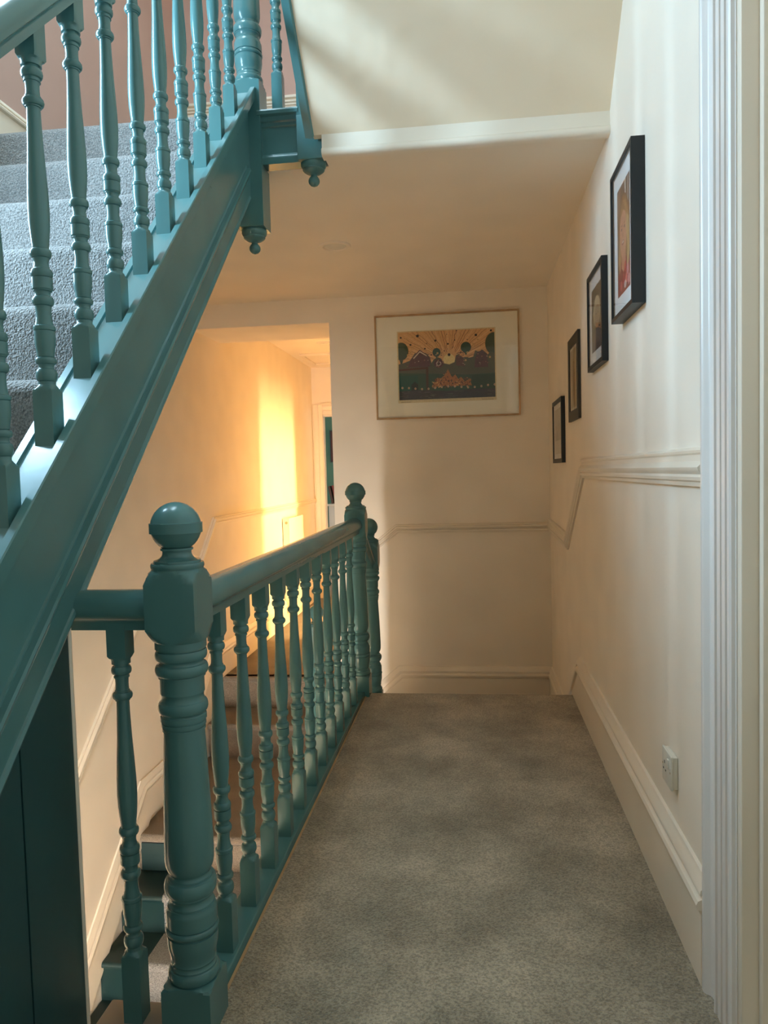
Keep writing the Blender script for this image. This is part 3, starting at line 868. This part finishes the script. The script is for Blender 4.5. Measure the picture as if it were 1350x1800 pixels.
for i in range(110):
    u = rnd.uniform(-0.02, 0.95); v = rnd.uniform(0.0, 0.115)
    P.rect(u, u + rnd.uniform(0.01, 0.07), v, v + rnd.uniform(0.003, 0.008), rnd.choice([(92, 88, 98), (46, 46, 54), (112, 110, 104), (78, 72, 66), (58, 66, 62)]))
for i in range(15):
    u = 0.035 + 0.0685 * i
    v = 0.165 + 0.014 * math.cos(i * 0.9)
    P.disc(u, v, 0.0105, 0.0165, (232, 200, 166), 10)
    P.disc(u, v, 0.0055, 0.008, (170, 92, 70), 8)
for (u, v, r) in ((0.03, 0.92, .010), (0.205, 0.935, .015), (0.13, 0.81, .011), (0.28, 0.745, .009), (0.39, 0.855, .011), (0.52, 0.80, .010), (0.53, 0.64, .015), (0.59, 0.85, .007), (0.51, 0.94, .005), (0.81, 0.91, .013), (0.965, 0.965, .011), (0.61, 0.985, .006), (0.57, 0.75, .005), (0.72, 0.85, .005), (0.30, 0.82, .005), (0.48, 0.70, .006), (0.345, 0.65, .007)):
    P.disc(u, v, r, r * 1.42, (54, 44, 38), 12)
for (u, v) in ((0.09, 0.90), (0.23, 0.79), (0.32, 0.71), (0.78, 0.78), (0.88, 0.81), (0.41, 0.67), (0.10, 0.66), (0.70, 0.55), (0.95, 0.58), (0.15, 0.92), (0.83, 0.84), (0.13, 0.70), (0.72, 0.66), (0.36, 0.76)):
    P.disc(u, v, 0.010, 0.0145, (240, 206, 140), 10)
    P.disc(u, v, 0.006, 0.0085, (200, 128, 78), 8)
P.clip = False
P.rect(0.02, 0.12, -0.036, -0.030, (150, 138, 112))
P.rect(0.86, 0.98, -0.036, -0.030, (150, 138, 112))
P.done('artwork', 'print_ink', pf)

# ------------------------------------------------------------------ black frames on the right wall
def wall_frame(name, label, y0, y1, z0, z1, depth, rim, mat, mount, draw, mountmat='mount_board', group='frames stepping down the right wall'):
    t = thing(name, label, 'picture', (XR - depth / 2, (y0 + y1) / 2, z0), group)
    xf, xb = XR - depth, XR - 0.001
    boxes('frame', [(xf, xb, y0, y0 + rim, z0, z1), (xf, xb, y1 - rim, y1, z0, z1), (xf, xb, y0 + rim, y1 - rim, z0, z0 + rim), (xf, xb, y0 + rim, y1 - rim, z1 - rim, z1)], mat, t)
    xm = xf + min(0.010, depth * 0.4)
    boxes('mount', [(xm, xm + 0.004, y0 + rim, y1 - rim, z0 + rim, z1 - rim)], mountmat, t)
    boxes('glass_pane', [(xf + 0.003, xf + 0.004, y0 + rim, y1 - rim, z0 + rim, z1 - rim)], 'picture_glass', t)
    a0, a1, b0, b1 = y0 + rim + mount, y1 - rim - mount, z0 + rim + mount, z1 - rim - mount
    # u runs left to right as seen from the landing (far to near)
    P = Print(lambda u, v, d: (xm - 0.0004 - d, a1 + (a0 - a1) * u, b0 + (b1 - b0) * v))
    draw(P)
    P.done('photograph', 'photo_print', t)
    return t


def draw_girl(P):
    P.rect(0, 1, 0, 1, (120, 92, 78))
    P.rect(0, 0.28, 0.3, 1, (150, 118, 100))
    P.rect(0.62, 0.70, 0.55, 1, (210, 196, 180))
    P.rect(0.86, 0.90, 0.6, 1, (196, 182, 168))
    P.disc(0.52, 0.60, 0.44, 0.29, (150, 104, 70), 24)
    P.poly([(0.16, 0.65), (0.10, 0.30), (0.30, 0.22), (0.75, 0.18), (0.98, 0.30), (0.95, 0.62), (0.7, 0.82), (0.35, 0.82)], (168, 124, 84))
    P.poly([(0.02, 0), (1, 0), (1, 0.22), (0.78, 0.30), (0.30, 0.30), (0.05, 0.20)], (150, 56, 58))
    P.poly([(0.36, 0.36), (0.66, 0.36), (0.68, 0.24), (0.5, 0.18), (0.34, 0.24)], (206, 146, 118))
    P.disc(0.47, 0.55, 0.27, 0.23, (216, 158, 128), 24)
    P.poly([(0.18, 0.62), (0.24, 0.77), (0.5, 0.84), (0.78, 0.76), (0.80, 0.62), (0.68, 0.71), (0.5, 0.75), (0.3, 0.71)], (176, 130, 88))
    P.poly([(0.74, 0.68), (0.92, 0.62), (0.94, 0.30), (0.84, 0.16), (0.74, 0.22), (0.80, 0.40), (0.72, 0.52)], (206, 168, 116))
    P.poly([(0.20, 0.60), (0.12, 0.40), (0.16, 0.20), (0.26, 0.24), (0.24, 0.42)], (196, 156, 106))
    for u in (0.36, 0.58):
        P.disc(u, 0.59, 0.045, 0.014, (92, 62, 52), 10)
        P.disc(u, 0.625, 0.06, 0.007, (140, 98, 70), 10)
    P.poly([(0.45, 0.58), (0.41, 0.51), (0.51, 0.51)], (198, 134, 106))
    P.disc(0.46, 0.46, 0.10, 0.022, (160, 70, 66), 14)
    P.disc(0.46, 0.465, 0.075, 0.010, (236, 224, 212), 12)
    for i, (u, v) in enumerate(((0.62, 0.22), (0.82, 0.17), (0.70, 0.10), (0.5, 0.12), (0.9, 0.07), (0.3, 0.08))):
        P.disc(u, v, 0.09, 0.05, [(190, 70, 78), (226, 150, 146), (214, 96, 100)][i % 3], 12)
    P.disc(0.62, 0.06, 0.10, 0.035, (228, 198, 188), 12)


def draw_child(P):
    P.rect(0, 1, 0, 1, (96, 90, 76))
    P.rect(0, 1, 0.82, 1, (70, 66, 56))
    P.disc(0.55, 0.60, 0.36, 0.24, (190, 180, 150), 22)
    P.disc(0.58, 0.53, 0.25, 0.20, (172, 150, 124), 22)
    P.poly([(0.28, 0.62), (0.36, 0.78), (0.6, 0.82), (0.85, 0.72), (0.86, 0.6), (0.7, 0.68), (0.45, 0.69)], (206, 196, 164))
    for u in (0.5, 0.68):
        P.disc(u, 0.56, 0.035, 0.013, (60, 54, 46), 10)
    P.disc(0.6, 0.44, 0.07, 0.014, (128, 92, 80), 10)
    P.poly([(0.1, 0), (1, 0), (1, 0.2), (0.8, 0.33), (0.4, 0.33), (0.2, 0.22)], (112, 104, 110))
    P.poly([(0.3, 0), (0.9, 0), (0.85, 0.10), (0.4, 0.12)], (76, 70, 84))


def draw_figure(P):
    P.rect(0, 1, 0, 1, (196, 184, 150))
    P.poly([(0.36, 0.2), (0.62, 0.2), (0.66, 0.55), (0.58, 0.66), (0.42, 0.66), (0.33, 0.55)], (148, 122, 84))
    P.disc(0.5, 0.73, 0.11, 0.07, (168, 142, 104), 16)
    P.poly([(0.40, 0.04), (0.48, 0.04), (0.49, 0.24), (0.38, 0.24)], (128, 106, 76))
    P.poly([(0.52, 0.04), (0.60, 0.04), (0.61, 0.24), (0.52, 0.24)], (128, 106, 76))


def draw_pale(P):
    P.rect(0, 1, 0, 1, (176, 172, 160))
    P.rect(0, 1, 0, 0.30, (208, 202, 190))
    P.poly([(0.05, 0.3), (0.95, 0.3), (0.9, 0.62), (0.6, 0.74), (0.3, 0.60), (0.1, 0.66)], (150, 146, 134))
    P.poly([(0.2, 0.3), (0.5, 0.3), (0.46, 0.5), (0.28, 0.52)], (124, 120, 110))


wall_frame('picture_frame', 'large deep black frame with colour portrait of a child in red, nearest the doorway', 2.262, 2.590, 1.655, 2.130, 0.040, 0.014, 'black_frame', 0.055, draw_girl)
wall_frame('picture_frame', 'black frame with muted portrait of a fair-haired child, second nearest the doorway', 2.868, 3.225, 1.575, 1.962, 0.024, 0.018, 'black_frame', 0.050, draw_child)
wall_frame('picture_frame', 'flat charcoal-brown frame with pale figure drawing, third from the doorway', 3.585, 3.950, 1.412, 1.825, 0.014, 0.050, 'charcoal_frame', 0.014, draw_figure, 'mount_olive')
wall_frame('picture_frame', 'lowest black frame with pale grey picture, nearest the far corner', 4.20, 4.660, 1.208, 1.575, 0.022, 0.024, 'black_frame', 0.028, draw_pale)

# ------------------------------------------------------------------ wall socket
so = thing('wall_socket', 'white switched wall socket above the right skirting board', 'socket', (0.50, 1.99, 0.335))
sx = XR - 0.019
boxes('back_box', [(sx + 0.005, XR - 0.0005, 1.946, 2.032, 0.338, 0.424)], 'socket_plastic', so, bev=0.002)
boxes('face_plate', [(sx, sx + 0.006, 1.944, 2.034, 0.336, 0.426)], 'socket_plastic', so, bev=0.0018)
rk = boxes('rocker_switch', [(sx - 0.004, sx + 0.002, 1.960, 1.974, 0.388, 0.412)], 'socket_plastic', so, bev=0.0015)
for (y, z, w, h) in ((2.008, 0.390, 0.004, 0.008), (2.019, 0.370, 0.0065, 0.004), (1.997, 0.370, 0.0065, 0.004)):
    boxes('pin_slot', [(sx - 0.0006, sx + 0.001, y - w / 2, y + w / 2, z - h / 2, z + h / 2)], 'dark_slot', so)
for y in (1.951, 2.027):
    boxes('plate_screw', [(sx - 0.0008, sx + 0.001, y - 0.002, y + 0.002, 0.379, 0.383)], 'brass', so)

# ------------------------------------------------------------------ ceiling downlights (off)
def downlight(label, x, y, z, r):
    t = thing('ceiling_downlight', label, 'ceiling light', (x, y, z - 0.006), 'recessed ceiling downlights')
    V, F = lathe_vf([(0, r * 0.60, None), (-0.003, r * 0.70, None), (-0.010, r * 0.80, None), (-0.010, r * 0.97, None), (-0.006, r, None), (0.0, r, None)], x, y, z, 40)
    make('trim_ring', V, F, 'ceiling_paint', t, smooth=40)
    V, F = lathe_vf([(-0.006, r * 0.50, None), (-0.0065, r * 0.66, None), (-0.004, r * 0.70, None)], x, y, z, 40)
    make('lamp_face', V, F, 'paper_white', t, smooth=40)
downlight('round flush downlight in the landing ceiling', -0.703, 3.93, ZC, 0.083)
downlight('round flush downlight in the corridor ceiling beyond the opening', -1.44, 7.30, 2.48, 0.08)
lh = thing('loft_hatch', 'square framed hatch in the corridor ceiling before the far door', 'hatch', (-1.42, 8.25, 2.46))
boxes('hatch_frame', [(-1.84, -1.80, 7.90, 8.60, 2.455, 2.48), (-1.02, -0.98, 7.90, 8.60, 2.455, 2.48), (-1.80, -1.02, 7.90, 7.94, 2.455, 2.48), (-1.80, -1.02, 8.56, 8.60, 2.455, 2.48)], 'trim_white', lh, bev=0.003)
boxes('hatch_panel', [(-1.80, -1.02, 7.94, 8.56, 2.468, 2.4795)], 'ceiling_paint', lh)

# ------------------------------------------------------------------ radiator in the corridor
ra = thing('radiator', 'white panel radiator catching the sun on the corridor wall', 'radiator', (-1.91, 7.67, -0.24))
boxes('front_panel', [(-1.884, -1.876, 7.36, 7.99, -0.24, 0.735)], 'radiator_white', ra, bev=0.003)
boxes('end_cover', [(-1.944, -1.884, 7.36, 7.368, -0.24, 0.735)], 'radiator_white', ra, bev=0.002)
boxes('end_cover', [(-1.944, -1.884, 7.982, 7.99, -0.24, 0.735)], 'radiator_white', ra, bev=0.002)
boxes('top_grille', [(-1.944, -1.884, 7.37 + 0.041 * i, 7.37 + 0.041 * i + 0.028, 0.722, 0.730) for i in range(15)], 'radiator_white', ra)['kind'] = 'stuff'
V, F = lathe_vf([(0, 0.014, None), (0.008, 0.014, None), (0.010, 0.008, None), (0.020, 0.008, None)], 0, 0, 0, 16)
make('bleed_valve', [(-1.905 + x, 7.36 - z, 0.69 + y) for x, y, z in V], F, 'brass', ra, smooth=40)
boxes('back_panel', [(-1.944, -1.936, 7.37, 7.98, -0.22, 0.72)], 'radiator_white', ra)

# ------------------------------------------------------------------ glimpse of the green room
cb = thing('low_cabinet', 'cream cabinet against the green wall seen through the far doorway', 'cabinet', (-1.7, 10.4, ZK))
boxes('body', [(-2.03, -1.38, 10.22, 10.60, ZK, 0.725)], 'cream_wood', cb, bev=0.004)
boxes('cabinet_top', [(-2.05, -1.36, 10.20, 10.60, 0.725, 0.755)], 'cream_wood', cb, bev=0.004)
boxes('cabinet_door', [(-2.00, -1.715, 10.205, 10.22, ZK + 0.06, 0.69)], 'cream_wood', cb, bev=0.003)
boxes('cabinet_door', [(-1.705, -1.41, 10.205, 10.22, ZK + 0.06, 0.69)], 'cream_wood', cb, bev=0.003)
cp = thing('wall_canvas', 'dark reddish-brown picture hanging on the green wall in the far room', 'picture', (-1.8, 10.60, 1.34))
boxes('canvas', [(-2.04, -1.56, 10.588, 10.606, 1.36, 1.79)], 'brown_canvas', cp)
boxes('frame', [(-2.055, -2.04, 10.58, 10.618, 1.345, 1.805), (-1.56, -1.545, 10.58, 10.618, 1.345, 1.805), (-2.04, -1.56, 10.58, 10.618, 1.345, 1.36), (-2.04, -1.56, 10.58, 10.618, 1.79, 1.805)], 'charcoal_frame', cp)
for i, (mat, lab, h, th) in enumerate((('book_brown', 'dark brown book leaning first at the left end of the cream cabinet', 0.25, 0.030), ('book_red', 'reddish book leaning on the brown one on the cream cabinet', 0.26, 0.024),
                                       ('book_cream', 'cream book leaning third on the cream cabinet in the far room', 0.27, 0.022), ('book_green', 'green book leaning last on the cream cabinet in the far room', 0.24, 0.026))):
    bx_ = -1.985 + 0.052 * i
    t = thing('book', lab, 'book', (bx_, 10.38, 0.757), 'books on the far cabinet')
    boxes('cover', [(-th / 2 + bx_, -th / 2 + 0.003 + bx_, 10.30, 10.46, 0.757, 0.757 + h), (th / 2 - 0.003 + bx_, th / 2 + bx_, 10.30, 10.46, 0.757, 0.757 + h), (-th / 2 + 0.003 + bx_, th / 2 - 0.003 + bx_, 10.30, 10.303, 0.757, 0.757 + h)], mat, t)
    boxes('pages', [(-th / 2 + 0.003 + bx_, th / 2 - 0.003 + bx_, 10.304, 10.455, 0.762, 0.757 + h - 0.006)], 'paper_white', t)
    t.rotation_euler = (0, math.radians(-11), 0)
